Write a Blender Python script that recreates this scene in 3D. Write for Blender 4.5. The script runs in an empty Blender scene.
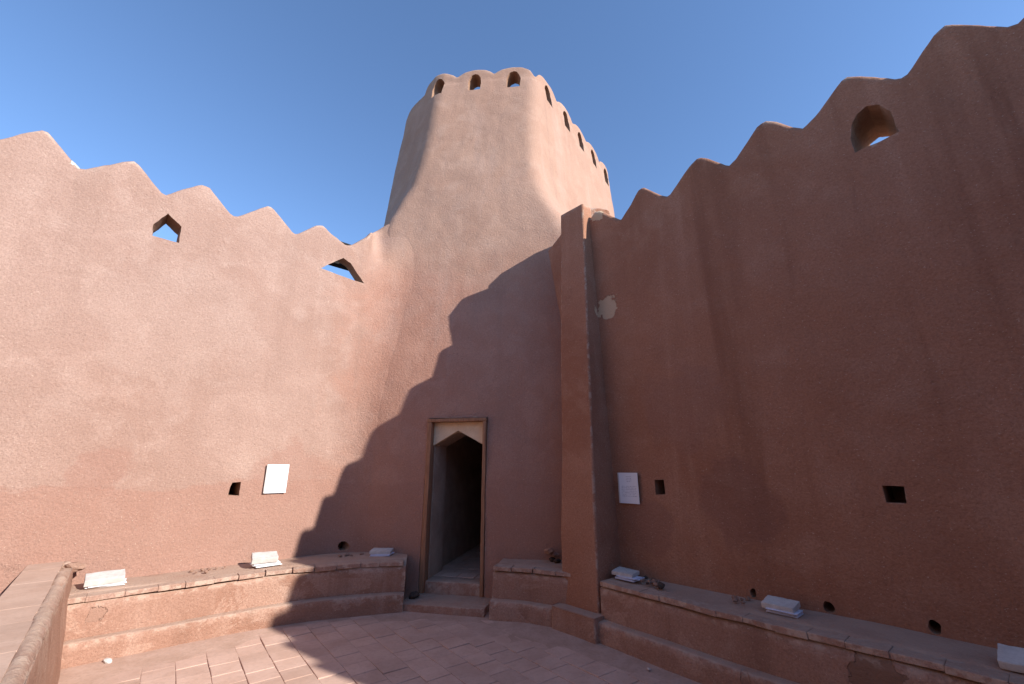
import bpy, bmesh, math, random
from mathutils import Vector, Matrix, noise
R = math.radians
random.seed(7)
scene = bpy.context.scene
col = scene.collection

# ------------------------------------------------------------------ helpers
def link(o, parent=None):
    col.objects.link(o)
    if parent is not None:
        o.parent = parent
    return o

def tag(o, label=None, cat=None, group=None, kind=None):
    if label: o['label'] = label
    if cat: o['category'] = cat
    if group: o['group'] = group
    if kind: o['kind'] = kind
    return o

def empty(name, loc=(0, 0, 0), rz=0.0):
    o = bpy.data.objects.new(name, None)
    o.empty_display_size = .1
    o.location = loc
    o.rotation_euler = (0, 0, rz)
    return link(o)

def finish(name, bm, mats, parent=None, smooth=True, sharp=40):
    bmesh.ops.recalc_face_normals(bm, faces=bm.faces)
    me = bpy.data.meshes.new(name)
    bm.to_mesh(me); bm.free()
    for m_ in (mats if isinstance(mats, (list, tuple)) else [mats]):
        me.materials.append(m_)
    if smooth:
        me.shade_smooth()
        me.set_sharp_from_angle(angle=R(sharp))
    return link(bpy.data.objects.new(name, me), parent)

def wobble(p, a=.022):
    """uneven hand-laid mud surface, a function of the place only"""
    v = Vector(p)
    return (a * noise.noise(v * .9 + Vector((3.1, 7.7, 1.3)))
            + a * .42 * noise.noise(v * 2.7 + Vector((9, 2, 5)))
            + a * .17 * noise.noise(v * 7.5)
            + a * .07 * noise.noise(v * 17))

def displace(bm, a=.022, lock=None):
    bmesh.ops.recalc_face_normals(bm, faces=bm.faces)
    bm.normal_update()
    mv = []
    for v in bm.verts:
        if lock and lock(v.co):
            continue
        mv.append((v, v.normal.copy() * wobble(v.co, a)))
    for v, d in mv:
        v.co += d

def grid_faces(bm, rows, closed_rows=True):
    """rows: list of columns, each a list of verts (same length); quads between"""
    for a, b in zip(rows[:-1], rows[1:]):
        n_ = len(a)
        for i in range(n_ if closed_rows else n_ - 1):
            j = (i + 1) % n_
            bm.faces.new((a[i], a[j], b[j], b[i]))

def interp(pts, x):
    if x <= pts[0][0]: return pts[0][1]
    for (x0, y0_), (x1, y1) in zip(pts[:-1], pts[1:]):
        if x <= x1:
            return y0_ + (y1 - y0_) * (x - x0) / (x1 - x0)
    return pts[-1][1]

def sstep(a, b, x):
    t = min(1, max(0, (x - a) / (b - a)))
    return t * t * (3 - 2 * t)

# right wall frame: n = distance from the camera towards the wall, s = along it (towards the viewer)
RN = Vector((.7470, .6650)); RS = Vector((.6650, -.7470))
LN = Vector((.6640, -.7480)); LS = Vector((.7480, .6640))
def RW(n, s, z=0): return Vector((*(RN * n + RS * s), z))
def LW(d, s, z=0): return Vector((*(LN * d + LS * s), z))

# ------------------------------------------------------------------ materials
def nt(name):
    m_ = bpy.data.materials.new(name); m_.use_nodes = True
    t = m_.node_tree; t.nodes.clear()
    out = t.nodes.new('ShaderNodeOutputMaterial')
    b = t.nodes.new('ShaderNodeBsdfPrincipled')
    t.links.new(b.outputs[0], out.inputs[0])
    b.inputs['Roughness'].default_value = .95
    b.inputs['Specular IOR Level'].default_value = .15
    return m_, t, b

class G:
    """tiny node-graph builder"""
    def __init__(s, t): s.t = t
    def n(s, typ, **kw):
        x = s.t.nodes.new(typ)
        for k, v in kw.items(): setattr(x, k, v)
        return x
    def set(s, sock, v):
        if isinstance(v, bpy.types.NodeSocket): s.t.links.new(v, sock)
        elif isinstance(v, (tuple, list)) and len(v) == 3 and sock.type == 'RGBA': sock.default_value = (*v, 1)
        else: sock.default_value = v
    def math(s, op, a, b=0.0, clamp=False):
        x = s.n('ShaderNodeMath', operation=op, use_clamp=clamp)
        s.set(x.inputs[0], a); s.set(x.inputs[1], b); return x.outputs[0]
    def vmath(s, op, a, b=(0, 0, 0)):
        x = s.n('ShaderNodeVectorMath', operation=op)
        s.set(x.inputs[0], a); s.set(x.inputs[1], b)
        return x.outputs['Value'] if op in ('LENGTH', 'DISTANCE', 'DOT_PRODUCT') else x.outputs[0]
    def noise(s, vec, scale, detail=4, rough=.6, dist=0):
        x = s.n('ShaderNodeTexNoise')
        s.set(x.inputs['Vector'], vec)
        x.inputs['Scale'].default_value = scale; x.inputs['Detail'].default_value = detail
        x.inputs['Roughness'].default_value = rough; x.inputs['Distortion'].default_value = dist
        return x
    def ramp(s, f, lo, hi, a=0.0, b=1.0):
        x = s.n('ShaderNodeMapRange'); x.interpolation_type = 'SMOOTHSTEP'
        s.set(x.inputs[0], f)
        x.inputs[1].default_value = lo; x.inputs[2].default_value = hi
        x.inputs[3].default_value = a; x.inputs[4].default_value = b
        return x.outputs[0]
    def mix(s, f, a, b, mode='MIX'):
        x = s.n('ShaderNodeMix', data_type='RGBA', blend_type=mode)
        s.set(x.inputs[0], f); s.set(x.inputs[6], a); s.set(x.inputs[7], b)
        return x.outputs[2]
    def scaled(s, vec, sc):
        x = s.n('ShaderNodeMapping'); s.set(x.inputs[0], vec); x.inputs['Scale'].default_value = sc
        return x.outputs[0]
    def bump(s, h, strength, dist, normal=None):
        x = s.n('ShaderNodeBump'); x.inputs['Strength'].default_value = strength
        x.inputs['Distance'].default_value = dist
        s.set(x.inputs['Height'], h)
        if normal is not None: s.set(x.inputs['Normal'], normal)
        return x.outputs[0]

MUD_A = (.400, .258, .203)
MUD_B = (.360, .222, .170)
MUD_C = (.445, .300, .240)
CREAM = (.56, .39, .255)

def adobe(name, A=MUD_A, B=MUD_B, Cc=MUD_C, patches=(), stains=(), band=None, grain=1.0, cracks=True, dirt=0.0, second=None, lapk=1.0, streakk=1.0):
    m_, t, b = nt(name); g = G(t)
    pos = g.n('ShaderNodeNewGeometry').outputs['Position']
    big = g.noise(pos, .55, 5, .55, .6).outputs[0]
    med = g.noise(pos, 2.6, 5, .62, .4).outputs[0]
    streak = g.noise(g.scaled(pos, (2.3, 2.3, .16)), 1.0, 5, .6, .25).outputs[0]
    c = g.mix(g.ramp(big, .36, .64), A, B)
    c = g.mix(g.math('MULTIPLY', g.ramp(med, .48, .72), .75), c, Cc)
    lap = g.noise(g.scaled(pos, (1, 1, 1.6)), 1.15, 7, .62, 1.2).outputs[0]      # patches of a later coat with a ragged edge
    c = g.mix(g.math('MULTIPLY', g.ramp(lap, .545, .56), .30 * lapk), c, tuple(x * .93 for x in A))
    c = g.mix(g.math('MULTIPLY', g.ramp(lap, .44, .425), .34 * lapk), c, tuple(min(1, x * 1.12) for x in Cc))
    if second is not None:                    # another batch of mud, greyer, towards the tower
        sx2 = g.n('ShaderNodeSeparateXYZ'); g.set(sx2.inputs[0], pos)
        xe = g.math('ADD', sx2.outputs[0], g.math('MULTIPLY', g.math('SUBTRACT', g.noise(pos, 1.3, 6, .65, .8).outputs[0], .5), 1.5))
        k2 = g.ramp(xe, -2.75, -1.95)
        c2 = g.mix(g.ramp(big, .36, .64), second[0], second[1])
        c2 = g.mix(g.math('MULTIPLY', g.ramp(med, .48, .72), .75), c2, second[2])
        low = g.ramp(g.math('ADD', sx2.outputs[2], g.math('MULTIPLY', g.math('SUBTRACT', g.noise(pos, .9, 6, .65, 1.0).outputs[0], .5), 2.6)), 5.4, 3.9)
        c2 = g.mix(low, c2, g.mix(g.ramp(med, .4, .65), (.405, .212, .150), (.435, .245, .180)))
        c = g.mix(k2, c, c2)
    # long pale run-off streaks and darker ones beside them
    c = g.mix(g.math('MULTIPLY', g.ramp(streak, .54, .72), .5 * streakk), c, tuple(min(1, x * 1.06) for x in Cc))
    c = g.mix(g.math('MULTIPLY', g.ramp(streak, .46, .28), .5 * streakk), c, tuple(x * .78 for x in B))
    if band is not None:                      # smoother, redder re-plastered zone low on the wall
        z = g.n('ShaderNodeSeparateXYZ'); g.set(z.inputs[0], pos)
        edge = g.math('ADD', z.outputs[2], g.math('MULTIPLY', g.math('SUBTRACT', g.noise(g.scaled(pos, (1, 1, 2.2)), 1.7, 6, .65).outputs[0], .5), .55))
        k = g.ramp(edge, band + .035, band - .035)
        c = g.mix(g.math('MULTIPLY', k, .62), c, (.365, .192, .140))
    for (P, rad, colr, amt) in stains:
        d = g.vmath('DISTANCE', pos, P)
        d = g.math('ADD', d, g.math('MULTIPLY', g.math('SUBTRACT', g.noise(pos, 3.2, 5, .65).outputs[0], .5), rad * 1.5))
        c = g.mix(g.math('MULTIPLY', g.ramp(d, rad, rad * .72), amt), c, colr)
    grainn = g.noise(pos, 62, 4, .75).outputs[0]
    c = g.mix(g.ramp(grainn, .38, .66, .0, .42 * grain), c, tuple(x * .62 for x in B))
    fleck = g.noise(g.scaled(pos, (1, 1, 1.5)), 62, 2, .5).outputs[0]
    c = g.mix(g.ramp(fleck, .66, .74, 0, .5 * grain), c, (.62, .47, .37))
    pit = g.noise(pos, 34, 3, .6).outputs[0]
    c = g.mix(g.ramp(pit, .30, .23, 0, .55 * grain), c, tuple(x * .45 for x in B))
    pm = None
    for (P, rad, colr) in patches:            # spots where the coat has come off
        off = g.n('ShaderNodeVectorMath', operation='SUBTRACT'); g.set(off.inputs[0], pos); g.set(off.inputs[1], P)
        d = g.vmath('LENGTH', off.outputs[0])
        d = g.math('ADD', d, g.math('MULTIPLY', g.math('SUBTRACT', g.noise(pos, 9, 4, .6).outputs[0], .5), rad * 2.2))
        k = g.ramp(d, rad * 1.02, rad * .94)
        c = g.mix(k, c, colr)
        pm = k if pm is None else g.math('MAXIMUM', pm, k)
    h = g.math('ADD', g.math('MULTIPLY', g.noise(pos, 5, 6, .55).outputs[0], 1.0), g.math('MULTIPLY', g.noise(pos, 40, 4, .7).outputs[0], .30))
    nrm = g.bump(h, .40, .022)
    nrm = g.bump(g.noise(pos, 33, 3, .6).outputs[0], .45 * grain, .010, nrm)
    nrm = g.bump(g.math('ADD', grainn, g.math('MULTIPLY', pit, 1.0)), .7 * grain, .010, nrm)
    if cracks:
        v = g.n('ShaderNodeTexVoronoi', feature='DISTANCE_TO_EDGE')
        wob = g.n('ShaderNodeVectorMath', operation='ADD')
        sc = g.n('ShaderNodeVectorMath', operation='SCALE'); g.set(sc.inputs[0], g.noise(pos, 2.2, 6, .7).outputs[1]); sc.inputs['Scale'].default_value = .9
        g.set(wob.inputs[0], pos); g.set(wob.inputs[1], sc.outputs[0])
        g.set(v.inputs['Vector'], wob.outputs[0]); v.inputs['Scale'].default_value = .8
        msk = g.ramp(g.noise(pos, .9, 3, .5).outputs[0], .56, .66)
        ck = g.math('MULTIPLY', g.ramp(v.outputs['Distance'], .006, .001), msk)
        c = g.mix(g.math('MULTIPLY', ck, .36), c, tuple(x * .40 for x in B))
        nrm = g.bump(g.math('SUBTRACT', 1.0, ck), .35, .006, nrm)
    pt = g.n('ShaderNodeNewGeometry').outputs['Pointiness']   # rubbed, chipped arrises
    wear = g.math('MULTIPLY', g.ramp(pt, .515, .56), g.ramp(g.noise(pos, 13, 4, .65).outputs[0], .46, .60))
    c = g.mix(g.math('MULTIPLY', wear, .55), c, (.58, .45, .35))
    if pm is not None:
        nrm = g.bump(g.math('SUBTRACT', 1.0, pm), .8, .02, nrm)
    if dirt:
        up = g.n('ShaderNodeNewGeometry').outputs['Normal']
        sx = g.n('ShaderNodeSeparateXYZ'); g.set(sx.inputs[0], up)
        k = g.math('MULTIPLY', g.ramp(sx.outputs[2], .6, .9), g.ramp(med, .3, .6, dirt * .5, dirt))
        c = g.mix(k, c, (.46, .325, .245))
    g.set(b.inputs['Base Color'], c); g.set(b.inputs['Normal'], nrm)
    return m_

def simple(name, A, B, scale=8, rough=.9, bump=.3, bdist=.004, spec=.2, stretch=(1, 1, 1), island=0.0):
    m_, t, b = nt(name); g = G(t)
    tc = g.n('ShaderNodeTexCoord').outputs['Object']
    v = g.scaled(tc, stretch)
    nz = g.noise(v, scale, 5, .65, .3).outputs[0]
    fine = g.noise(v, scale * 9, 3, .6).outputs[0]
    c = g.mix(g.ramp(nz, .33, .67), A, B)
    c = g.mix(g.ramp(fine, .45, .75, 0, .3), c, tuple(x * .6 for x in A))
    if island:
        ri = g.n('ShaderNodeNewGeometry').outputs['Random Per Island']
        hsv = g.n('ShaderNodeHueSaturation'); g.set(hsv.inputs['Color'], c)
        g.set(hsv.inputs['Value'], g.ramp(ri, 0, 1, 1 - island, 1 + island)); c = hsv.outputs[0]
    g.set(b.inputs['Base Color'], c)
    b.inputs['Roughness'].default_value = rough
    b.inputs['Specular IOR Level'].default_value = spec
    g.set(b.inputs['Normal'], g.bump(g.math('ADD', nz, g.math('MULTIPLY', fine, .5)), bump, bdist))
    return m_

M_left = adobe('left_plaster', band=1.42, lapk=.55, streakk=.7, second=((.425, .262, .190), (.385, .228, .162), (.46, .295, .220)), patches=[(LW(-6.25, -.95, 4.87), .06, (.66, .56, .42))],
               stains=[(LW(-6.25, -.1, 1.6), .28, (.345, .185, .138), .6), (LW(-6.25, 1.7, 1.55), .42, (.365, .200, .150), .6), (LW(-6.25, .3, 3.3), .9, (.445, .305, .245), .4)])
M_right = adobe('right_plaster', A=(.395, .193, .120), B=(.340, .154, .092), Cc=(.435, .232, .152), streakk=1.5, lapk=.45,  # redder than the left plaster: tone of its shade put into the colour
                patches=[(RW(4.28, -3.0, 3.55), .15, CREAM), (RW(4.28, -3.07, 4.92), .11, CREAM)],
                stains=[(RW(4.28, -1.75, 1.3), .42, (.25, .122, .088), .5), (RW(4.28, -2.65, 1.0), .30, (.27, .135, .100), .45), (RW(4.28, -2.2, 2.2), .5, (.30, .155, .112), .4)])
M_tower = M_left
M_bench = adobe('bench_plaster', patches=[(RW(3.77, -.85, .36), .15, (.24, .135, .092)), (LW(-5.65, .12, .36), .07, (.34, .20, .145)), (RW(3.71, -1.6, .12), .06, (.27, .15, .105))], A=(.40, .230, .166), B=(.325, .172, .116), Cc=(.46, .295, .222), lapk=1.3, streakk=1.4, cracks=True, dirt=.8)
M_edge = adobe('edge_plaster', A=(.42, .26, .195), B=(.37, .215, .155), Cc=(.46, .30, .235), cracks=False, dirt=.75)
M_brick = simple('lip_brick', (.36, .185, .122), (.42, .25, .18), 14, .95, .6, .006, island=.14)
M_tile = simple('clay_tile', (.58, .39, .305), (.51, .33, .25), 3.2, .95, .5, .004, island=.06)
M_bed = simple('dusty_joint', (.42, .27, .20), (.50, .335, .26), 4, .97, .5, .01)
M_sand = simple('desert_sand', (.34, .235, .165), (.28, .19, .13), .2, .98, .3, .05)
M_wood = simple('weathered_wood', (.40, .205, .115), (.25, .125, .070), 7, .85, .6, .004, stretch=(8, 8, .6))
M_beam = simple('dark_timber', (.035, .028, .024), (.02, .016, .014), 6, .9, .5, .004)
M_inside = simple('passage_plaster', (.45, .33, .25), (.36, .25, .185), 3, .95, .5, .012)
M_arch = simple('arch_plaster', (.78, .60, .40), (.70, .52, .34), 6, .95, .3, .004)
M_slab = simple('pale_stone', (.62, .58, .53), (.50, .46, .42), 13, .9, .6, .004)
M_paper = simple('white_paper', (.82, .82, .83), (.78, .78, .80), 5, .7, .05, .001)
def note_material():
    m_, t, b = nt('written_sheet'); g = G(t)
    uv = g.n('ShaderNodeUVMap', uv_map='uv').outputs[0]
    x = g.n('ShaderNodeSeparateXYZ'); g.set(x.inputs[0], uv)
    u, v = x.outputs[0], x.outputs[1]
    row = g.math('MULTIPLY', v, 19.0)
    fr = g.math('FRACT', row); fl = g.math('FLOOR', row)
    band = g.math('MULTIPLY', g.ramp(fr, .28, .36), g.ramp(fr, .72, .62))
    cb = g.n('ShaderNodeCombineXYZ'); g.set(cb.inputs[0], g.math('MULTIPLY', u, 34.0)); g.set(cb.inputs[1], g.math('MULTIPLY', fl, 7.3)); g.set(cb.inputs[2], g.math('MULTIPLY', fr, 1.5))
    letters = g.ramp(g.noise(cb.outputs[0], 1.0, 3, .7).outputs[0], .47, .55)
    marg = g.math('MULTIPLY', g.ramp(u, .12, .13), g.ramp(u, .90, .89))
    body = g.math('MULTIPLY', g.ramp(v, .60, .59), g.ramp(v, .20, .21))
    d = g.vmath('DISTANCE', uv, (.52, .80, 0))
    head = g.math('MULTIPLY', g.math('MULTIPLY', g.ramp(v, .66, .67), g.ramp(v, .9, .89)), g.math('MULTIPLY', g.ramp(u, .38, .39), g.ramp(u, .66, .65)))
    k = g.math('MULTIPLY', g.math('MULTIPLY', g.math('MULTIPLY', band, letters), marg), g.math('MAXIMUM', body, head))
    c = g.mix(g.math('MULTIPLY', k, .75), (.80, .80, .82), (.22, .22, .27))
    c = g.mix(g.ramp(g.noise(uv, 3, 4).outputs[0], .5, .75, 0, .12), c, (.6, .57, .52))
    g.set(b.inputs['Base Color'], c); b.inputs['Roughness'].default_value = .7
    return m_
M_note = note_material()
M_paper_shade = simple('shade_tinted_paper', (.66, .69, .80), (.60, .63, .76), 5, .7, .05, .001)  # white paper again, with the blue of the shade put into its colour
M_ink = simple('grey_ink', (.30, .30, .34), (.36, .36, .40), 30, .8, .0, .001)
M_clod = simple('dry_clod', (.27, .155, .110), (.36, .22, .16), 18, .98, .8, .01)
M_dark = simple('charred_twig', (.06, .042, .034), (.11, .07, .05), 18, .95, .6, .004)

# ------------------------------------------------------------------ geometry of the place
def y0(z): return 5.83 + .01 * z + .087 * math.log1p(math.exp((z - 2.3) / .5))
def mm(z): return .21 - .011 * z
TL = .45
def left_path(q, z):
    a, b = y0(z), mm(z)
    p0 = LN * -6.25
    s = (a - b * p0.x - p0.y) / (LS.y + b * LS.x)
    I = p0 + LS * s
    c = Vector((1, -b)).normalized()
    sf = s - TL
    if q <= sf: return p0 + LS * q
    t = (q - sf) / (2 * TL * .95)
    if t <= 1:
        A = I - LS * TL; B = I + c * TL
        return A * (1 - t) ** 2 + I * (2 * t * (1 - t)) + B * t * t
    return I + c * (TL + (t - 1) * 2 * TL * .95)

LC = [(-1.517, 4.869), (-1.412, 5.012), (-1.333, 5.098), (-1.268, 5.143), (-1.231, 5.142), (-1.127, 5.04), (-1.011, 4.913), (-0.913, 4.822), (-0.888, 4.818), (-0.854, 4.849), (-0.615, 5.069), (-0.554, 5.127), (-0.505, 5.148), (-0.455, 5.118), (-0.309, 4.958), (-0.182, 4.839), (-0.153, 4.838), (0.012, 5.015), (0.132, 5.137), (0.172, 5.16), (0.248, 5.156), (0.544, 4.854), (0.602, 4.853), (0.794, 5.058), (0.942, 5.192), (1.007, 5.188), (1.315, 4.875), (1.367, 4.896), (1.592, 5.128), (1.69, 5.168), (1.82, 5.083), (2.075, 4.961), (2.172, 5.011), (2.412, 5.268), (2.532, 5.465), (2.647, 5.575), (2.821, 5.835), (3.04, 6.239), (3.171, 6.569), (3.214, 7.037)]
RC = [(-3.121, 4.988), (-3.029, 4.971), (-2.895, 4.844), (-2.718, 4.682), (-2.523, 4.87), (-2.441, 4.984), (-2.369, 5.001), (-2.295, 4.932), (-2.13, 4.735), (-2.052, 4.68), (-1.898, 4.81), (-1.765, 4.931), (-1.68, 4.986), (-1.624, 4.972), (-1.525, 4.877), (-1.415, 4.746), (-1.351, 4.689), (-1.278, 4.725), (-1.136, 4.88), (-1.026, 4.989), (-0.952, 4.992), (-0.859, 4.907), (-0.742, 4.762), (-0.664, 4.694), (-0.62, 4.716), (-0.511, 4.786), (-0.323, 4.992), (-0.272, 5.006), (-0.15, 4.897), (0.036, 4.726), (0.099, 4.739), (0.217, 4.889), (0.303, 4.994), (0.372, 5.015), (0.435, 4.964), (0.674, 4.709)]
# the battlement goes on in the same rhythm beyond the frame
pl, pr = .752, .672
for k in range(1, 7):
    LC = [(-1.61 - (k - 1) * pl + .0, 4.82)] + LC
    LC = [(-1.61 - (k - 1) * pl - .36, 5.14)] + LC
for k in range(1, 8):
    RC = RC + [(.674 + (k - 1) * pr + .36, 5.01), (.674 + k * pr, 4.705)]

def sweep_wall(name, columns, path, crest, thick, mat, cutters=(), nrow=110, zb=-.15, end_in=None, amp=.022, foot=.02):
    """a mud wall: front face on path(q, z), battlement crest(q), rounded top, back face `thick` behind"""
    bm = bmesh.new()
    cols = []
    for i, q in enumerate(columns):
        zc = crest(q)
        def nrm(z):
            d = (path(q + .02, z) - path(q - .02, z)).normalized()
            return Vector((-d.y, d.x))            # pointing away from the yard
        r = .055
        ring = []
        for k in range(nrow + 1):
            z = zb + (zc - r - zb) * k / nrow
            p = path(q, z)
            if end_in: p = p + nrm(z) * end_in(q, z)
            ring.append((p.x, p.y, z))
        nn = nrm(zc)
        if end_in: e = end_in(q, zc)
        else: e = 0
        p = path(q, zc) + nn * e
        for a in (30, 60, 90):
            o = p + nn * (r * (1 - math.cos(R(a))))
            ring.append((o.x, o.y, zc - r + r * math.sin(R(a))))
        for f in (.35, .65):
            o = p + nn * (r + (thick - 2 * r) * f)
            ring.append((o.x, o.y, zc + .012))
        for a in (90, 60, 30, 0):
            o = p + nn * (thick - r * (1 - math.cos(R(a))))
            ring.append((o.x, o.y, zc - r + r * math.sin(R(a))))
        nb = 14
        for k in range(1, nb + 1):
            z = (zc - r) + (zb - zc + r) * k / nb
            o = path(q, z) + nrm(z) * (thick + foot * sstep(4.0, 2.9, z))
            ring.append((o.x, o.y, z))
        cols.append([bm.verts.new(c) for c in ring])
    grid_faces(bm, cols)
    bm.faces.new(cols[0]); bm.faces.new(list(reversed(cols[-1])))
    displace(bm, amp)
    o = finish(name, bm, mat)
    return cut(o, cutters)

def cut(o, cutters, together=True):
    if not cutters: return o
    if together:                              # cutters that do not touch each other go in one pass
        bm = bmesh.new(); mats = []
        for c in cutters:
            n0 = len(bm.faces)
            bm.from_mesh(c.data); bm.faces.ensure_lookup_table()
            for f in bm.faces[n0:]: f.material_index = 0
        j = finish('cutter', bm, list(cutters[0].data.materials), smooth=False)
        for c in cutters:
            m_ = c.data; bpy.data.objects.remove(c); bpy.data.meshes.remove(m_)
        cutters = [j]
    for c in cutters:
        md = o.modifiers.new('cut', 'BOOLEAN'); md.operation = 'DIFFERENCE'; md.object = c; md.solver = 'EXACT'
        md.material_mode = 'TRANSFER'
    bpy.context.view_layer.update()
    dg = bpy.context.evaluated_depsgraph_get()
    me = bpy.data.meshes.new_from_object(o.evaluated_get(dg))
    old = o.data
    o.modifiers.clear(); o.data = me
    bpy.data.meshes.remove(old)
    me.shade_smooth(); me.set_sharp_from_angle(angle=R(38))
    for c in cutters:
        m_ = c.data; bpy.data.objects.remove(c); bpy.data.meshes.remove(m_)
    return o

def prism(profile, origin, ex, ez, ey, depth0, depth1, mat, taper=1.0, rough=0.0, segs=1):
    """profile in (u, v) -> origin + u*ex + v*ez, extruded along ey from depth0 to depth1 (a cutter)"""
    pts = []
    for (a, b) in zip(profile, profile[1:] + profile[:1]):
        for k in range(segs):
            pts.append((a[0] + (b[0] - a[0]) * k / segs, a[1] + (b[1] - a[1]) * k / segs))
    cu = sum(p[0] for p in pts) / len(pts); cv = sum(p[1] for p in pts) / len(pts)
    bm = bmesh.new(); rings = []
    nd = 5 if rough else 1
    for k in range(nd + 1):
        d = depth0 + (depth1 - depth0) * k / nd
        sc = 1 + (taper - 1) * k / nd
        ring = []
        for (u, v) in pts:
            uu = cu + (u - cu) * sc; vv = cv + (v - cv) * sc
            P = origin + ex * uu + ez * vv + ey * d
            if rough:
                nv = noise.noise_vector(P * 9) * rough + noise.noise_vector(P * 27) * rough * .5
                P = P + nv
            ring.append(bm.verts.new(P))
        rings.append(ring)
    grid_faces(bm, rings)
    bm.faces.new(rings[0]); bm.faces.new(list(reversed(rings[-1])))
    return finish('cutter', bm, mat, smooth=False)

UP = Vector((0, 0, 1))
def v3(v): return Vector((v.x, v.y, 0))

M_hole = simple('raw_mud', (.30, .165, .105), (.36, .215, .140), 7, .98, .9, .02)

# ------------------------------------------------------------------ left wall
def left_crest(q):
    z = interp(LC, q)
    if q > 2.6: z = interp([(2.6, 5.54), (2.8, 5.82), (3.0, 5.98), (3.2, 5.98), (3.42, 5.9)], q)
    return z + .010 * noise.noise(Vector((q * 5, 1, 2))) + .007 * noise.noise(Vector((q * 17, 4, 2)))
lcut = []
o = v3(LN * -6.25)
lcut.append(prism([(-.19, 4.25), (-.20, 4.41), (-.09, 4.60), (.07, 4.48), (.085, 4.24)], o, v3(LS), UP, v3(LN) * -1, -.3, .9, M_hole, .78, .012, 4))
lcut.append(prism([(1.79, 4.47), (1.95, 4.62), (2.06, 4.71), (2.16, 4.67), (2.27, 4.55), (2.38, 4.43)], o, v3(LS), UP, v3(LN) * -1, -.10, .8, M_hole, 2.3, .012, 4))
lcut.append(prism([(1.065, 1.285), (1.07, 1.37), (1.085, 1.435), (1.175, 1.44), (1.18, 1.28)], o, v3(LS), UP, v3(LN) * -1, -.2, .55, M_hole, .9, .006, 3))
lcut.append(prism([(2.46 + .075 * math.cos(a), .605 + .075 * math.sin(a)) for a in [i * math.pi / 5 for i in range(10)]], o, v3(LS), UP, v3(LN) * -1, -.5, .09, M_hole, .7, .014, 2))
qs = [-6 + .12 * i for i in range(30)] + [-2.4 + .045 * i for i in range(int((3.4 + 2.4) / .045))]
def left_t(q, z):
    a, b = y0(z), mm(z); p0 = LN * -6.25
    s = (a - b * p0.x - p0.y) / (LS.y + b * LS.x)
    return (q - (s - TL)) / (2 * TL * .95)
def l_end(q, z):
    # the foot of the sweep sinks into the tower so that the two mud coats run together
    e = .02 * sstep(.86, 1.15, left_t(q, z))
    k = sstep(2.40, 2.78, q) * sstep(4.5, left_crest(q) - .12, z)
    if k > 0:                                  # near its top the sweep leans back until it lies on the tower
        p = left_path(q, z); d = (left_path(q + .02, z) - left_path(q - .02, z)).normalized()
        nx, ny = -d.y, d.x
        gap = (y0(z) - mm(z) * p.x - p.y) / (ny + mm(z) * nx)
        e += k * (gap + .025)
    return e
left_wall = sweep_wall('mud_wall', qs, left_path, left_crest, .27, [M_left, M_hole], lcut, nrow=120, end_in=l_end, foot=.45)
tag(left_wall, 'sunlit battlemented mud wall on the left with two sky holes, sweeping up to the tower', 'wall')

# ------------------------------------------------------------------ corner tower
ZT = 9.72
def tower_poly(z):
    k = sstep(5.2, 6.6, z)
    ax = interp([(0, -2.28), (5.2, -2.28), (5.7, -2.28), (5.95, -2.22), (6.26, -2.07), (6.7, -1.86), (7.15, -1.76), (8, -1.68), (9.2, -1.62), (10, -1.60)], z)
    bx = interp([(0, 1.35), (4.6, 1.30), (5.0, 1.15), (5.4, .98), (5.8, .78), (6.2, .60), (6.6, .48), (7.2, .42), (8.5, .46), (9.3, .5), (10, .5)], z)
    yy = y0(z)
    A = Vector((ax, yy - mm(z) * ax)); B = Vector((bx, yy - mm(z) * bx))
    h = 9.9 - z
    C = Vector((3.05 + .06 * h, 10.95 - .02 * h))
    F = Vector((-2.80 - .085 * h, 8.50 + .02 * h))
    D = Vector((.2, 13.4))
    return [A, B, C, D, F]
def tower_loop(z, inset=0.0):
    poly = tower_poly(z)
    N = len(poly); cnt = [56, 96, 8, 10, 26]
    rad = [.17, .22, .7, .7, .8]
    if inset:
        L_ = []
        for i in range(N):
            d = (poly[(i + 1) % N] - poly[i]).normalized()
            L_.append((poly[i] + Vector((-d.y, d.x)) * inset, d))
        np2 = []
        for i in range(N):
            (p, d), (q, e) = L_[i - 1], L_[i]
            t = ((q - p).x * e.y - (q - p).y * e.x) / (d.x * e.y - d.y * e.x)
            np2.append(p + d * t)
        poly = np2; rad = [.12, .2, .42, .42, .42]
    pts = []
    for i in range(N):
        P = poly[i]; Pp = poly[i - 1]; Pn = poly[(i + 1) % N]
        d0 = (P - Pp).normalized(); d1 = (Pn - P).normalized()
        r = rad[i]
        a = P - d0 * r; b = P + d1 * r
        for k in range(11):
            t = k / 10
            pts.append(a * (1 - t) ** 2 + P * (2 * t * (1 - t)) + b * t * t)
        Pn2 = Pn - d1 * rad[(i + 1) % N]
        for k in range(1, cnt[i]):
            pts.append(b + (Pn2 - b) * k / cnt[i])
    return pts
top = tower_loop(ZT)
LEN = [0]
for a, b in zip(top[:-1], top[1:]): LEN.append(LEN[-1] + (b - a).length)
def arc_at(p):
    i = min(range(len(top)), key=lambda j: (top[j] - Vector(p)).length)
    return LEN[i]
TOT = LEN[-1] + (top[0] - top[-1]).length
marks = [(-1.68, 7.27), (-.80, 7.27), (.02, 7.19), (.73, 7.66), (1.17, 8.39), (1.57, 9.09), (2.03, 9.69), (2.56, 10.45)]
marc = sorted(arc_at(p) for p in marks)
def tower_crest(a):
    d = min(min(abs(a - m_), TOT - abs(a - m_)) for m_ in marc)
    x = min(1, d / .44)
    return ZT - .06 + .27 * math.sqrt(max(0, 1 - x * x))
bm = bmesh.new()
NR = 150
crest = [tower_crest(a) for a in LEN]
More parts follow.
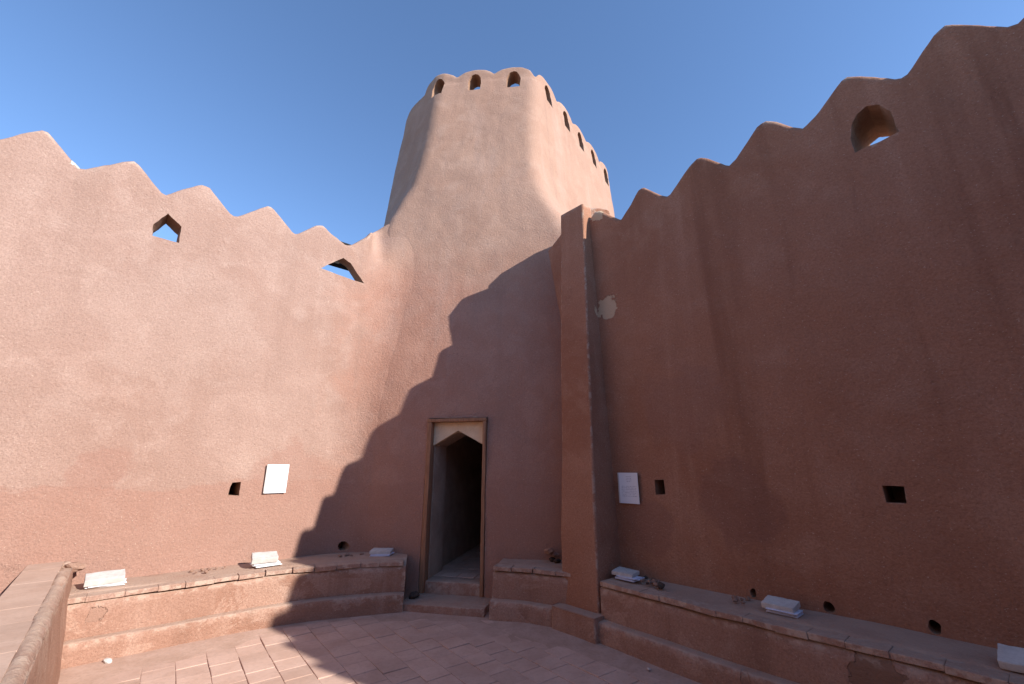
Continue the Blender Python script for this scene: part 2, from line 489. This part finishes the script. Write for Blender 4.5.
crest = [(crest[i - 1] + 2 * crest[i] + crest[(i + 1) % len(crest)]) / 4 for i in range(len(crest))]
loops_cache = {}
np_ = len(top)
zs = [-.15 + (ZT - .2 + .15) * k / NR for k in range(NR + 1)]
rings = []
for z in zs:
    rings.append([bm.verts.new((p.x, p.y, z)) for p in tower_loop(z)])
def inward(pts, i):
    d = (pts[(i + 1) % len(pts)] - pts[i - 1]).normalized()
    return Vector((-d.y, d.x))
r = .06
for f in (.25, .5, .75, 1.0):
    ring = []
    for i, p in enumerate(top):
        z = (ZT - .2) + (crest[i] - r - ZT + .2) * f
        ring.append(bm.verts.new((p.x, p.y, z)))
    rings.append(ring)
tk = .33
inner = tower_loop(ZT, tk)
for (off, dz) in ((r * .14, -r * .5), (r * .5, -r * .13), (r, 0), (tk - r, 0), (tk - r * .5, -r * .13), (tk, -r)):
    ring = []
    for i, p in enumerate(top):
        q = p.lerp(inner[i], off / tk)
        ring.append(bm.verts.new((q.x, q.y, crest[i] + dz)))
    rings.append(ring)
for z in (9.5, 9.0, 8.5):
    ring = []
    for i, p in enumerate(top):
        q = inner[i]
        ring.append(bm.verts.new((q.x, q.y, min(z, crest[i] - r - .02))))
    rings.append(ring)
grid_faces(bm, rings)
for ring in (rings[0], rings[-1]):
    c_ = Vector((0, 0, 0))
    for v in ring: c_ += v.co
    cv = bm.verts.new(c_ / len(ring))
    for i in range(len(ring)): bm.faces.new((ring[i], ring[(i + 1) % len(ring)], cv))
displace(bm, .026)
tower = empty('watchtower', (0, 6, 0))
tag(tower, 'tall tapering mud watchtower with scalloped parapet and a doorway at its foot', 'tower')
bpy.context.view_layer.update()
tcut = []
for (mx, my) in marks:
    i = min(range(np_), key=lambda j: (top[j] - Vector((mx, my))).length)
    inn = inward(top, i); tang = Vector((inn.y, -inn.x))
    P = top[i]
    prof = [(-.135, ZT - .46), (-.15, ZT - .2), (-.13, ZT - .06), (-.07, ZT + .03), (0, ZT + .06), (.07, ZT + .03), (.13, ZT - .06), (.15, ZT - .2), (.135, ZT - .46)]
    w = random.uniform(.92, 1.06)
    prof = [(u * w, v - .0) for u, v in prof]
    tcut.append(prism(prof, Vector((P.x, P.y, 0)), v3(tang), UP, v3(inn), -.3, .45, M_hole, 1.0, .010, 2))
# doorway: a shallow recess for the frame, a pointed arch, a dark passage behind
DE = Vector((.979, -.205, 0)).normalized(); DW = Vector((.205, .979, 0)).normalized()
DO = Vector((-.735, y0(1) + .21 * .735 - .01, 0))
tcut.append(prism([(-.455, .08), (-.455, 2.27), (.40, 2.27), (.40, .08)], DO, DE, UP, DW, -.5, .14, M_inside))
tcut.append(prism([(-.38, .0), (-.38, 1.90), (-.03, 2.10), (.343, 1.895), (.343, .0)], DO, DE, UP, DW, .02, .62, M_inside, 1.0, .008, 6))
tcut.append(prism([(-.46, .0), (-.46, 2.05), (-.1, 2.5), (.3, 2.5), (.62, 2.05), (.62, .0)], DO, DE, UP, DW, .60, 3.6, M_inside, 1.0, .015, 5))
body = finish('tower_body', bm, [M_tower, M_hole, M_inside])
cut(body, tcut[:len(marks)]); cut(body, tcut[len(marks):], False)
body.parent = tower; body.matrix_parent_inverse = tower.matrix_world.inverted()

def under(o, p):
    o.parent = p
    o.matrix_parent_inverse = p.matrix_world.inverted()
    return o

def box_bm(bm, origin, ex, ey, ez, x0, x1, y0_, y1, z0, z1, bev=.006, sub=1, rough=0.0):
    vs = []
    for (x, y, z) in ((x0, y0_, z0), (x1, y0_, z0), (x1, y1, z0), (x0, y1, z0), (x0, y0_, z1), (x1, y0_, z1), (x1, y1, z1), (x0, y1, z1)):
        vs.append(bm.verts.new(origin + ex * x + ey * y + ez * z))
    fs = [bm.faces.new([vs[i] for i in f]) for f in ((0, 3, 2, 1), (4, 5, 6, 7), (0, 1, 5, 4), (1, 2, 6, 5), (2, 3, 7, 6), (3, 0, 4, 7))]
    es = list({e for f in fs for e in f.edges})
    nv = vs
    if sub > 1:
        rs = bmesh.ops.subdivide_edges(bm, edges=es, cuts=sub - 1, use_grid_fill=True)
        nv = list({v for f in bm.faces for v in f.verts if v.is_valid})
    elif bev:
        bmesh.ops.bevel(bm, geom=es, offset=bev, segments=2, affect='EDGES', profile=.6)
    return

def rough_board(name, mat, parent, origin, ex, ey, ez, dims, cuts=(2, 2, 10), bev=.006, amp=.004):
    """a worn board or block: subdivided box with bevelled edges and a little noise"""
    bm = bmesh.new()
    x0, x1, y0_, y1, z0, z1 = dims
    box_bm(bm, origin, ex, ey, ez, x0, x1, y0_, y1, z0, z1, bev)
    L = max(x1 - x0, y1 - y0_, z1 - z0)
    long_e = [e for e in bm.edges if e.calc_length() > .55 * L]
    if long_e: bmesh.ops.subdivide_edges(bm, edges=long_e, cuts=cuts[2], use_grid_fill=True)
    for v in bm.verts:
        v.co += noise.noise_vector(v.co * 6) * amp + noise.noise_vector(v.co * 21) * amp * .5
    o = finish(name, bm, mat, sharp=30)
    if parent: under(o, parent)
    return o

frame = empty('door_frame', DO); bpy.context.view_layer.update(); under(frame, tower)
bpy.context.view_layer.update()
rough_board('jamb', M_wood, frame, DO, DE, DW, UP, (-.448, -.385, -.014, .125, .09, 2.21))
rough_board('jamb', M_wood, frame, DO, DE, DW, UP, (.348, .393, -.014, .12, .09, 2.21))
rough_board('head_board', M_wood, frame, DO, DE, DW, UP, (-.452, .397, -.018, .12, 2.213, 2.258))
# cream plaster panel with the pointed opening, set behind the frame
bm = bmesh.new()
outl = [(-.385, 1.90), (-.385, 2.21), (.348, 2.21), (.348, 1.90), (-.03, 2.10)]
f_ = [bm.verts.new(DO + DE * u + UP * v + DW * .085) for u, v in outl]
b_ = [bm.verts.new(DO + DE * u + UP * v + DW * .30) for u, v in outl]
bm.faces.new(f_); bm.faces.new(list(reversed(b_)))
for i in range(5):
    j = (i + 1) % 5; bm.faces.new((f_[i], b_[i], b_[j], f_[j]))
under(finish('arch_panel', bm, M_arch, smooth=False), tower)
# passage floor step and paving inside
rough_board('threshold', M_bench, tower, DO, DE, DW, UP, (-.385, .348, .02, .30, -.1, .225), bev=.02, amp=.008)
bm = bmesh.new()
for i in range(-4, 4):
    for j in range(0, 14):
        u0 = -.52 + (i + 2) * .235 + (.11 if j % 2 else 0); w0 = .305 + j * .24
        dz = random.uniform(-.004, .004)
        box_bm(bm, DO, DE, DW, UP, u0, u0 + .228, w0, w0 + .232, .1, .225 + dz, .004)
under(finish('passage_paving', bm, M_tile, smooth=False), tower)

# door step standing in the yard before the tower
step = rough_board('door_step', M_bench, None, DO, DE, DW, UP, (-.51, .53, -.45, .02, -.05, .088), bev=.015, amp=.007)
tag(step, 'low worn mud step in front of the dark doorway', 'step')

# ------------------------------------------------------------------ right wall
def right_path(q, z):
    n = 4.28 + (.16 + .055 * max(0, z - 2.2)) * sstep(-3.35, -3.8, q)
    v = RW(n, q)
    return Vector((v.x, v.y))
def right_crest(q):
    z = interp(RC, q) + .010 * noise.noise(Vector((q * 5, 7, 2))) + .007 * noise.noise(Vector((q * 17, 9, 2)))
    if q < -3.1: z = interp([(-4.6, 4.9), (-4.35, 4.98), (-4.0, 5.19), (-3.85, 5.28), (-3.68, 5.33), (-3.56, 5.32), (-3.50, 5.2), (-3.46, 4.8), (-3.36, 4.75), (-3.12, 4.985)], q)
    return z
rcut = []
o = Vector((0, 0, 0)) + RW(4.28, 0)
RS3 = v3(RS); RN3 = v3(RN)
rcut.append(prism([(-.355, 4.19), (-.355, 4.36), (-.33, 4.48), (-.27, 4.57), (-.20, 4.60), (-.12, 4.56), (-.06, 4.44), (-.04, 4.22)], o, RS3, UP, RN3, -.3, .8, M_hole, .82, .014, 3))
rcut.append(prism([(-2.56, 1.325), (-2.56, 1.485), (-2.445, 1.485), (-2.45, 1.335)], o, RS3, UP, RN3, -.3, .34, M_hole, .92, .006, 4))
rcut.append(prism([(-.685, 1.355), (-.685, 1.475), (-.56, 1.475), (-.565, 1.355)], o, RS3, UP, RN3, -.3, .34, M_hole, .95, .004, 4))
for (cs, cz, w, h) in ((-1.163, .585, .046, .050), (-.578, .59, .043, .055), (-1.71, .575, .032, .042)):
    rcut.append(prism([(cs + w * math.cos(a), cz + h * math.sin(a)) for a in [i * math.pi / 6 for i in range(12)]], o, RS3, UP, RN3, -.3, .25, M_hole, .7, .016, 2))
qs = [-4.5 + .07 * i for i in range(17)] + [-3.31 + .04 * i for i in range(116)] + [1.35 + .1 * i for i in range(30)]
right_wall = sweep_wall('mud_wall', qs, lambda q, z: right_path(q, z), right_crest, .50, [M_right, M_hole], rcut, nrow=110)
tag(right_wall, 'shaded battlemented mud wall on the right with one arched loophole near its crest', 'wall')

# unseen walls added behind the camera, to darken the shaded sides by cutting skylight
back_c = [(-9 + .34 * i, 4.45 if i % 2 else 4.75) for i in range(60)]
added_back_wall = sweep_wall('mud_wall', [-4.3 + .1 * i for i in range(110)],
                       lambda q, z: Vector(LW(4.8, -q)[:2]), lambda q: interp(back_c, q), .45, [M_left, M_hole], (), nrow=60)
tag(added_back_wall, 'unseen mud wall added behind the viewer to cut skylight, opposite the tower', 'wall')

added_side_wall = sweep_wall('mud_wall', [-6 + .2 * i for i in range(66)],
                        lambda q, z: Vector(RW(-6.6, -q)[:2]), lambda q: 7.2, .6, [M_left, M_hole], (), nrow=40)  # added out of view to block blue sky and bounce warm light
tag(added_side_wall, 'unseen high plain mud wall added behind and to the left of the viewer to cut skylight', 'wall')

# ------------------------------------------------------------------ buttress pillar
pil = empty('buttress', RW(3.8, -3.2, 0))
tag(pil, 'slim square mud buttress standing on a low plinth where tower and right wall meet', 'pillar')
bpy.context.view_layer.update()
def block(name, mat, parent, corners0, corners1, z0, z1, nz, bev=.02, amp=.018, nx=6):
    """battered block between two quads; vertical edges softened"""
    bm = bmesh.new(); rings = []
    for k in range(nz + 1):
        t = k / nz; z = z0 + (z1 - z0) * t
        c = [a.lerp(b, t) for a, b in zip(corners0, corners1)]
        ring = []
        for i in range(4):
            a, b = c[i], c[(i + 1) % 4]
            L = (b - a).length; e = min(.3, bev / L)
            fr = [e, e * 2] + [e * 2 + (1 - 4 * e) * j / nx for j in range(1, nx)] + [1 - 2 * e, 1 - e]
            for f in fr:
                p = a.lerp(b, f); ring.append(bm.verts.new((p.x, p.y, z)))
        rings.append(ring)
    grid_faces(bm, rings)
    ff = bm.faces.new(list(reversed(rings[-1]))); bm.faces.new(rings[0])
    ins = bmesh.ops.inset_individual(bm, faces=[ff], thickness=bev, depth=bev * .5)
    displace(bm, amp)
    o = finish(name, bm, mat, sharp=50)
    if parent: under(o, parent)
    return o
def quad(n0, n1, s0, s1): return [RW(n0, s0), RW(n0, s1), RW(n1, s1), RW(n1, s0)]
block('shaft', M_right, pil, quad(3.83, 4.35, -3.515, -3.02), quad(4.16, 4.35, -3.61, -3.21), .15, 5.10, 90, .014, .016)
block('plinth', M_bench, pil, quad(3.68, 4.3, -3.53, -2.955), quad(3.685, 4.3, -3.53, -2.96), -.1, .225, 8, .014, .016)

# ------------------------------------------------------------------ benches
def sweep_bench(front, depth, name_label, cap0=True, bricks=True, top=.50, ledge=.19, back_ledge=.09):
    """front: list of 2D points of the plinth front, left to right; depth goes away from the viewer"""
    root = empty('wall_bench', (front[len(front) // 2].x, front[len(front) // 2].y, 0))
    bpy.context.view_layer.update()
    # resample
    L = [0]
    for a, b in zip(front[:-1], front[1:]): L.append(L[-1] + (b - a).length)
    n_ = max(4, int(L[-1] / .06))
    pts = []
    for i in range(n_ + 1):
        d = L[-1] * i / n_
        j = 0
        while j < len(L) - 2 and L[j + 1] < d: j += 1
        t = (d - L[j]) / (L[j + 1] - L[j]); pts.append(front[j].lerp(front[j + 1], t))
    nr = []
    for i in range(len(pts)):
        d = (pts[min(i + 1, len(pts) - 1)] - pts[max(i - 1, 0)]).normalized(); nr.append(Vector((-d.y, d.x)))
    def body(nm, prof, mat, amp):
        bm = bmesh.new(); cols = []
        dense = []
        for (a, b) in zip(prof[:-1], prof[1:]):
            k_ = max(1, int(math.hypot(b[0] - a[0], b[1] - a[1]) / .05))
            dense += [(a[0] + (b[0] - a[0]) * k / k_, a[1] + (b[1] - a[1]) * k / k_) for k in range(k_)]
        dense.append(prof[-1])
        for p, n in zip(pts, nr):
            cols.append([bm.verts.new((p.x + n.x * u, p.y + n.y * u, z)) for u, z in dense])
        grid_faces(bm, cols)
        bm.faces.new(cols[0]); bm.faces.new(list(reversed(cols[-1])))
        displace(bm, amp)
        return under(finish(nm, bm, mat, sharp=50), root)
    bl = back_ledge
    body('plinth', [(0, -.1), (0, ledge - .02), (.012, ledge - .004), (.03, ledge), (bl + .06, ledge + .008), (bl + .06, -.1)], M_bench, .016)
    body('bench_body', [(bl, -.08), (bl + .004, top - .055), (bl + .02, top - .035), (bl + .10, top - .030), (bl + .14, top + .018), (bl + .2, top + .022), (depth, top + .03), (depth, -.08)], M_bench, .018)
    if bricks:
        bm = bmesh.new()
        d = .01; Lt = L[-1]
        while d < Lt - .1:
            w = random.uniform(.20, .27)
            if d + w > Lt: w = Lt - d - .01
            i0 = int((d + w / 2) / Lt * n_); p = pts[i0]; n = nr[i0]
            a = front_at(pts, Lt, n_, d); b = front_at(pts, Lt, n_, d + w - random.choice((.0008, .0008, .001, .0015, .004)))
            ex = v3((b - a)); Lx = ex.length; ex.normalize(); ey = Vector((-ex.y, ex.x, 0))
            ex = (ex + UP * random.uniform(-.012, .012)).normalized()
            out = random.uniform(-.004, .007)
            box_bm(bm, Vector((a.x, a.y, 0)) , ex, ey, UP, 0, Lx, bl - .010 + out, bl + .135, top - .020 + random.uniform(-.005, .003), top + .022 + random.uniform(-.002, .002), .005)
            d += w
        for v in bm.verts: v.co += noise.noise_vector(v.co * 11) * .006 + noise.noise_vector(v.co * 31) * .003
        under(finish('brick_edging', bm, M_edge, smooth=False), root)
    tag(root, name_label, 'bench', 'mud benches along the yard walls')
    return root
def front_at(pts, Lt, n_, d):
    x = min(.9999, d / Lt) * n_; i = int(x); return pts[i].lerp(pts[min(i + 1, n_)], x - i)

def bez(a, c, b, n_=16):
    return [a * (1 - t) ** 2 + c * (2 * t * (1 - t)) + b * t * t for t in [k / n_ for k in range(n_ + 1)]]
s1 = LN * -5.55 + LS * 1.15
e1 = Vector((-1.26, 5.61))
lf = [LN * -5.55 + LS * -5.2, LN * -5.55 + LS * -.3] + bez(s1, LN * -5.55 + LS * 1.93, e1)
sweep_bench(lf, .82, 'long curved mud bench along the sunlit left wall, its end beside the doorway')
rf = [Vector((-.25, 5.375)), Vector((.12, 5.27)), Vector((.62, 5.0))]
sweep_bench(rf, .62, 'short block of mud bench between doorway and buttress')
rr = [Vector(RW(3.74, -3.0)[:2]), Vector(RW(3.70, -2.3)[:2]), Vector(RW(3.66, -1.3)[:2]), Vector(RW(3.63, 3.6)[:2])]
sweep_bench(rr, .75, 'straight mud bench at the foot of the shaded right wall')

# ------------------------------------------------------------------ low parapet, bottom left
par = empty('low_parapet', RW(-.2, -4.5))
tag(par, 'low mud parapet with flat brick top in the lower left corner', 'low wall')
bpy.context.view_layer.update()
block('parapet_body', M_bench, par, [RW(-.46, -6.9), RW(-.46, -2.3), RW(.0, -2.3), RW(.0, -6.9)], [RW(-.42, -6.9), RW(-.42, -2.3), RW(-.11, -2.3), RW(-.11, -6.9)], -.1, .70, 12, .05, .02, 60)
bm = bmesh.new()
s = -6.5
while s < -2.35:
    w = random.uniform(.19, .23)
    dz = random.uniform(-.002, .003)
    box_bm(bm, RW(0, 0), RS3, RN3, UP, s, s + w - .001, -.42, -.185 + random.uniform(-.004, .004), .68, .742 + dz * .3, .0015)
    s += w
under(finish('brick_top', bm, simple('parapet_brick', (.50, .345, .265), (.45, .30, .225), 5, .95, .4, .004, island=.06), smooth=False), par)
bm = bmesh.new(); rings = []
for k in range(140):
    s = -6.4 + k * .0296
    ring = []
    lip = [(-.20, .66), (-.19, .735), (-.165, .746), (-.14, .738), (-.118, .715), (-.106, .69), (-.125, .64), (-.14, .60), (-.17, .60)]
    brk = .05 * sstep(.12, .3, noise.noise(Vector((s * 1.6, 5, 1))))      # stretches where the edge has broken away
    for a, (nn, zz) in enumerate(lip):
        wv = .010 * noise.noise(Vector((s * 3.1, a * .35, 3))) + .006 * noise.noise(Vector((s * 11, a * .8, 3)))
        k_ = 1 if 1 <= a <= 5 else 0
        ring.append(bm.verts.new(RW(nn + wv - brk * (.6 if 3 <= a <= 6 else 0), s, zz + wv - brk * k_ * .7)))
    rings.append(ring)
grid_faces(bm, rings)
bm.faces.new(rings[0]); bm.faces.new(list(reversed(rings[-1])))
under(finish('mud_edging', bm, M_edge, sharp=60), par)

# ------------------------------------------------------------------ floor and ground
bm = bmesh.new()
th = R(-52.5); ex = Vector((math.cos(th), math.sin(th), 0)); ey = Vector((-ex.y, ex.x, 0))
ts = .222
for i in range(-50, 44):
    for j in range(-50, 50):
        c = ex * (i * ts + (ts * .5 if j % 2 else 0)) + ey * (j * ts)
        n = c.x * RN.x + c.y * RN.y; d = c.x * LN.x + c.y * LN.y
        if n > 3.95 or n < -2.4 or d < -5.9 or d > 3.0 or c.y > 5.75: continue
        tx, ty = random.uniform(-.006, .006), random.uniform(-.006, .006)
        dz = random.uniform(-.003, .003) + .008 * noise.noise(c * .8)
        u = (ex + UP * tx).normalized(); v = (ey + UP * ty).normalized()
        ga, gb = random.uniform(.001, .004), random.uniform(.001, .004)
        box_bm(bm, c, u, v, UP, ga - ts / 2, ts / 2 - ga, gb - ts / 2, ts / 2 - gb, -.03, dz, .005)
for v in bm.verts:
    v.co += noise.noise_vector(v.co * 7) * .003
    v.co.z += .003 * noise.noise(v.co * 15)
nt_ = len(bm.faces)
# dust lying in and over the joints
bed = []
N1 = 130
for i in range(N1 + 1):
    row = []
    for j in range(N1 + 1):
        x = -9 + 17 * i / N1; y = -6 + 13.5 * j / N1
        p = Vector((x, y, 0))
        n = x * RN.x + y * RN.y; d = x * LN.x + y * LN.y
        edge = min(3.72 - n, d + 5.55, 5.62 - .1 * x - y)
        z = -.006 + .007 * noise.noise(p * 1.1) + .004 * noise.noise(p * 5) + .018 * (1 - sstep(0, .45, edge))
        row.append(bm.verts.new((x, y, z)))
    bed.append(row)
for a, b in zip(bed[:-1], bed[1:]):
    for i in range(N1): bm.faces.new((a[i], b[i], b[i + 1], a[i + 1]))
bm.faces.ensure_lookup_table()
for f in bm.faces[nt_:]: f.material_index = 1
floor = finish('floor', bm, [M_tile, M_bed], smooth=False)
for f in floor.data.polygons: f.use_smooth = f.material_index == 1
tag(floor, kind='structure')
bm = bmesh.new()
vs = [bm.verts.new((x, y, -.2)) for x, y in ((-900, -900), (900, -900), (900, 900), (-900, 900))]
bm.faces.new(vs)
ground = finish('ground', bm, M_sand, smooth=False)
tag(ground, kind='structure')

# ------------------------------------------------------------------ notices on the walls
def notice(label, origin, ex, nout, w, h, shear=0.0, lines=True):
    root = empty('paper_notice', origin); bpy.context.view_layer.update()
    tag(root, label, 'notice', 'paper notices on the walls')
    bm = bmesh.new(); nx, nz = 8, 10
    fr = []; bk = []
    for i in range(nx + 1):
        for j in range(nz + 1):
            u = (i / nx - .5) * w; v = (j / nz - .5) * h
            bl = .006 + .004 * noise.noise(Vector((u * 7, v * 5, w * 9))) + .006 * (abs(i / nx - .5) * 2) ** 3
            P = origin + ex * (u) + UP * v + nout * bl
            fr.append(bm.verts.new(P)); bk.append(bm.verts.new(P - nout * .0035))
    W = nz + 1
    for i in range(nx):
        for j in range(nz):
            a, b, c, d = i * W + j, (i + 1) * W + j, (i + 1) * W + j + 1, i * W + j + 1
            bm.faces.new((fr[a], fr[b], fr[c], fr[d])); bm.faces.new((bk[d], bk[c], bk[b], bk[a]))
    for idx in ([i * W for i in range(nx + 1)], [i * W + nz for i in range(nx + 1)], list(range(W)), [nx * W + j for j in range(W)]):
        for a, b in zip(idx[:-1], idx[1:]): bm.faces.new((fr[a], fr[b], bk[b], bk[a]))
    sh_ = finish('sheet', bm, M_note, sharp=60)
    uv = sh_.data.uv_layers.new(name='uv')
    for lp in sh_.data.loops:
        q = sh_.data.vertices[lp.vertex_index].co - origin
        uv.data[lp.index].uv = (q.dot(ex) / w + .5, q.z / h + .5)
    under(sh_, root)
    # pale strip of tape down the left edge
    bm = bmesh.new()
    box_bm(bm, origin, ex, nout, UP, -w / 2 - .012, -w / 2 + .004, .002, .014, -h / 2, h / 2, .002)
    under(finish('edge_strip', bm, M_slab), root)
    return root
notice('bright white paper notice on the sunlit left wall', LW(-6.235, 1.561, 1.472), v3(LS), v3(LN), .245, .345)
notice('white paper notice in the shade beside the buttress', RW(4.262, -2.857, 1.39), v3(RS), v3(RN) * -1, .242, .32)

# ------------------------------------------------------------------ pale slabs on the benches
def slab(label, P, ang, w, d, t, tilt=0.0, roll=0.0, name='stone_slab', mat=None, seed=0, cat='slab', group='pale stone slabs on the benches'):
    bm = bmesh.new()
    box_bm(bm, Vector((0, 0, 0)), Vector((1, 0, 0)), Vector((0, 1, 0)), UP, -w / 2, w / 2, -d / 2, d / 2, 0, t, .006)
    es = [e for e in bm.edges if e.calc_length() > .08]
    bmesh.ops.subdivide_edges(bm, edges=es, cuts=7, use_grid_fill=True)
    for v in bm.verts:
        q = v.co + Vector((seed * 3.3, seed, 0))
        v.co += noise.noise_vector(q * 8) * .004 + noise.noise_vector(q * 30) * .003
    o = finish(name, bm, mat or M_slab, sharp=30)
    o.location = P; o.rotation_euler = (tilt, roll, ang)
    tag(o, label, cat, group)
    return o
def sheets(label, P, ang, w, d, n_, seed, mat):
    """a loose little stack of paper under a slab"""
    rnd = random.Random(seed)
    bm = bmesh.new()
    for k in range(n_):
        a = rnd.uniform(-.14, .14); dx, dy = rnd.uniform(-.02, .02), rnd.uniform(-.015, .015)
        e1_ = Vector((math.cos(a), math.sin(a), 0)); e2_ = Vector((-e1_.y, e1_.x, 0))
        box_bm(bm, Vector((dx, dy, 0)), e1_, e2_, UP, -w / 2, w / 2, -d / 2, d / 2, k * .008 + .001, k * .008 + .007, .0015)
    o = finish('paper_stack', bm, mat)
    o.location = P; o.rotation_euler = (0, 0, ang)
    tag(o, label, 'papers', 'papers weighed down on the benches')
    return o
aL = math.atan2(LS.y, LS.x); aR = math.atan2(RS.y, RS.x)
BT = .532
sheets('white papers under the leaning slab nearest the low parapet', LW(-5.96, .14, BT), aL + .05, .27, .17, 4, 1, M_paper)
slab('sunlit pale slab leaning on papers nearest the low parapet', LW(-5.95, .13, BT + .045), aL + .02, .28, .18, .055, R(12), R(-1), seed=1)
sheets('white papers under the sunlit slab below the left notice', LW(-5.95, 1.50, BT), aL - .06, .27, .17, 5, 2, M_paper)
slab('sunlit pale slab propped on papers below the bright notice', LW(-5.94, 1.48, BT + .06), aL - .12, .26, .18, .055, R(14), R(1), seed=2)
sheets('white papers under the shaded slab by the bench end', Vector((-1.66, 6.0, BT)), -.02, .245, .17, 4, 3, M_paper_shade)
slab('shaded pale slab flat on papers at the bench end left of the door', Vector((-1.66, 6.01, BT + .034)), .02, .26, .18, .036, R(4), R(1), seed=3)
sheets('shade-tinted papers sticking out under the slab beside the buttress', RW(4.06, -2.79, BT), aR + .05, .22, .14, 4, 4, M_paper_shade)
slab('shaded pale slab lying on papers beside the buttress', RW(4.08, -2.85, BT + .034), aR + .08, .23, .16, .036, R(6), R(2), seed=4)
sheets('crumpled papers under the slab midway along the shaded bench', RW(4.05, -1.42, BT), aR - .03, .215, .145, 4, 5, M_paper_shade)
slab('shaded pale slab midway along the right bench between two low round holes', RW(4.06, -1.43, BT + .034), aR - .05, .225, .15, .042, R(9), R(-1), seed=5)
slab('cracked pale slab at the right edge of the photograph', RW(3.98, -.12, BT + .02), aR - .03, .34, .17, .045, R(18), R(0), seed=6)

# ------------------------------------------------------------------ rubble, clods and litter
def clod(label, P, r_, seed, name='mud_clod', mat=None, group=None, sq=(1, .8, .6), cat='clod'):
    bm = bmesh.new()
    bmesh.ops.create_icosphere(bm, subdivisions=3, radius=r_)
    for v in bm.verts:
        q = v.co / r_ + Vector((seed * 7.1, seed * 3.3, 0))
        v.co *= 1 + .38 * noise.noise(q * 1.1) + .16 * noise.noise(q * 3)
        v.co = Vector((v.co.x * sq[0], v.co.y * sq[1], v.co.z * sq[2]))
    o = finish(name, bm, mat or M_clod, sharp=25)
    o.location = P; o.rotation_euler = (random.uniform(-.3, .3), random.uniform(-.3, .3), random.uniform(0, 6))
    tag(o, label, cat, group)
    return o
clod('small white stone on the floor near the low parapet', Vector((-3.445, 4.28, .02)), .035, 3, 'pebble', M_slab, None, (1.2, .8, .6), 'stone')
rnd = random.Random(11)
for i in range(9):
    clod('dark crumbled mud clod in the litter heap beside the slab near the buttress', RW(4.10 + rnd.uniform(-.1, .14), -2.58 + rnd.uniform(-.14, .16), BT + .015), rnd.uniform(.016, .04), i, group='clods beside the buttress slab', mat=M_dark if i % 2 else M_clod)
for i in range(6):
    clod('crumbled mud clod by the round hole above the left bench', Vector((-2.08 + rnd.uniform(-.16, .16), 6.0 + rnd.uniform(-.1, .04), BT + .012)), rnd.uniform(.012, .028), 20 + i, group='clods by the left round hole')
for i in range(7):
    clod('dark rubble lump in the corner between door bench and buttress', Vector((.50 + rnd.uniform(-.07, .05), 5.63 + rnd.uniform(-.08, .05), BT + .02 + .05 * (i % 3))), rnd.uniform(.03, .06), 40 + i, group='rubble behind the buttress', mat=M_dark if i % 3 == 0 else M_clod)
for i in range(7):
    clod('small mud crumb at the wall foot left of the sunlit bright slab', LW(-6.02 + rnd.uniform(-.12, .1), 1.05 + rnd.uniform(-.25, .2), BT + .01), rnd.uniform(.010, .022), 60 + i, group='crumbs on the left bench')
for i in range(6):
    clod('mud crumb on the shaded bench under the smallest round wall hole', RW(4.14 + rnd.uniform(-.1, .08), -1.72 + rnd.uniform(-.12, .1), BT + .01), rnd.uniform(.012, .026), 80 + i, group='crumbs on the right bench')
clod('small pale pebble on the floor below the right bench', RW(3.60, -2.35, .012), .022, 91, 'pebble', M_slab, None, (1.5, .7, .4), 'stone')
clod('broken lump of plaster at the wall foot behind the low parapet', LW(-6.12, -.12, .70), .075, 95, 'mud_clod', M_clod, None, (1.3, .7, .6))
clod('dark lump in the gap between bench end and door frame', Vector((-1.19, 5.86, .12)), .06, 97, 'mud_clod', M_dark, None, (1, .8, .7))

# dark beam seen through the notch of the left wall
bm = bmesh.new()
box_bm(bm, LW(-7.05, 2.35, 5.10), v3(LS), v3(LN), UP, -.26, .24, -.08, .08, -.15, .285, .01)
beam = finish('timber_beam', bm, M_beam)
tag(beam, 'dark timber behind the lowest notch of the left wall', 'beam')

# ------------------------------------------------------------------ camera, sun, sky
cam = bpy.data.cameras.new('camera'); co = bpy.data.objects.new('camera', cam); link(co)
co.location = (0, 0, 1.6); co.rotation_euler = (R(90 + 16.33), 0, 0)
cam.sensor_width = 36; cam.lens = 430 / 1024 * 36
cam.clip_start = .05; cam.clip_end = 3000
scene.camera = co

AZ, EL = -30.5, 28.5          # azimuth of the sun from +X (negative: towards the viewer's side)
S = Vector((math.cos(R(AZ)) * math.cos(R(EL)), math.sin(R(AZ)) * math.cos(R(EL)), math.sin(R(EL))))
sun = bpy.data.lights.new('sun', 'SUN'); so = bpy.data.objects.new('sun', sun); link(so)
sun.energy = 4.2; sun.angle = R(.5); sun.color = (1.0, .965, .91)
so.rotation_euler = S.to_track_quat('Z', 'Y').to_euler()

w = bpy.data.worlds.new('World'); scene.world = w; w.use_nodes = True
t = w.node_tree; t.nodes.clear()
sky = t.nodes.new('ShaderNodeTexSky'); sky.sky_type = 'NISHITA'; sky.sun_disc = False
sky.sun_elevation = R(EL); sky.sun_rotation = R(90 - AZ)
sky.altitude = 1000; sky.air_density = 1.0; sky.dust_density = .1; sky.ozone_density = 4.5
bg = t.nodes.new('ShaderNodeBackground'); bg.inputs[1].default_value = .15
wo = t.nodes.new('ShaderNodeOutputWorld')
t.links.new(sky.outputs[0], bg.inputs[0]); t.links.new(bg.outputs[0], wo.inputs[0])

scene.view_settings.view_transform = 'Standard'
scene.view_settings.look = 'None'
scene.view_settings.exposure = .87
scene.view_settings.gamma = 1
scene.view_settings.use_curve_mapping = False
scene.render.engine = 'CYCLES'
scene.cycles.max_bounces = 8
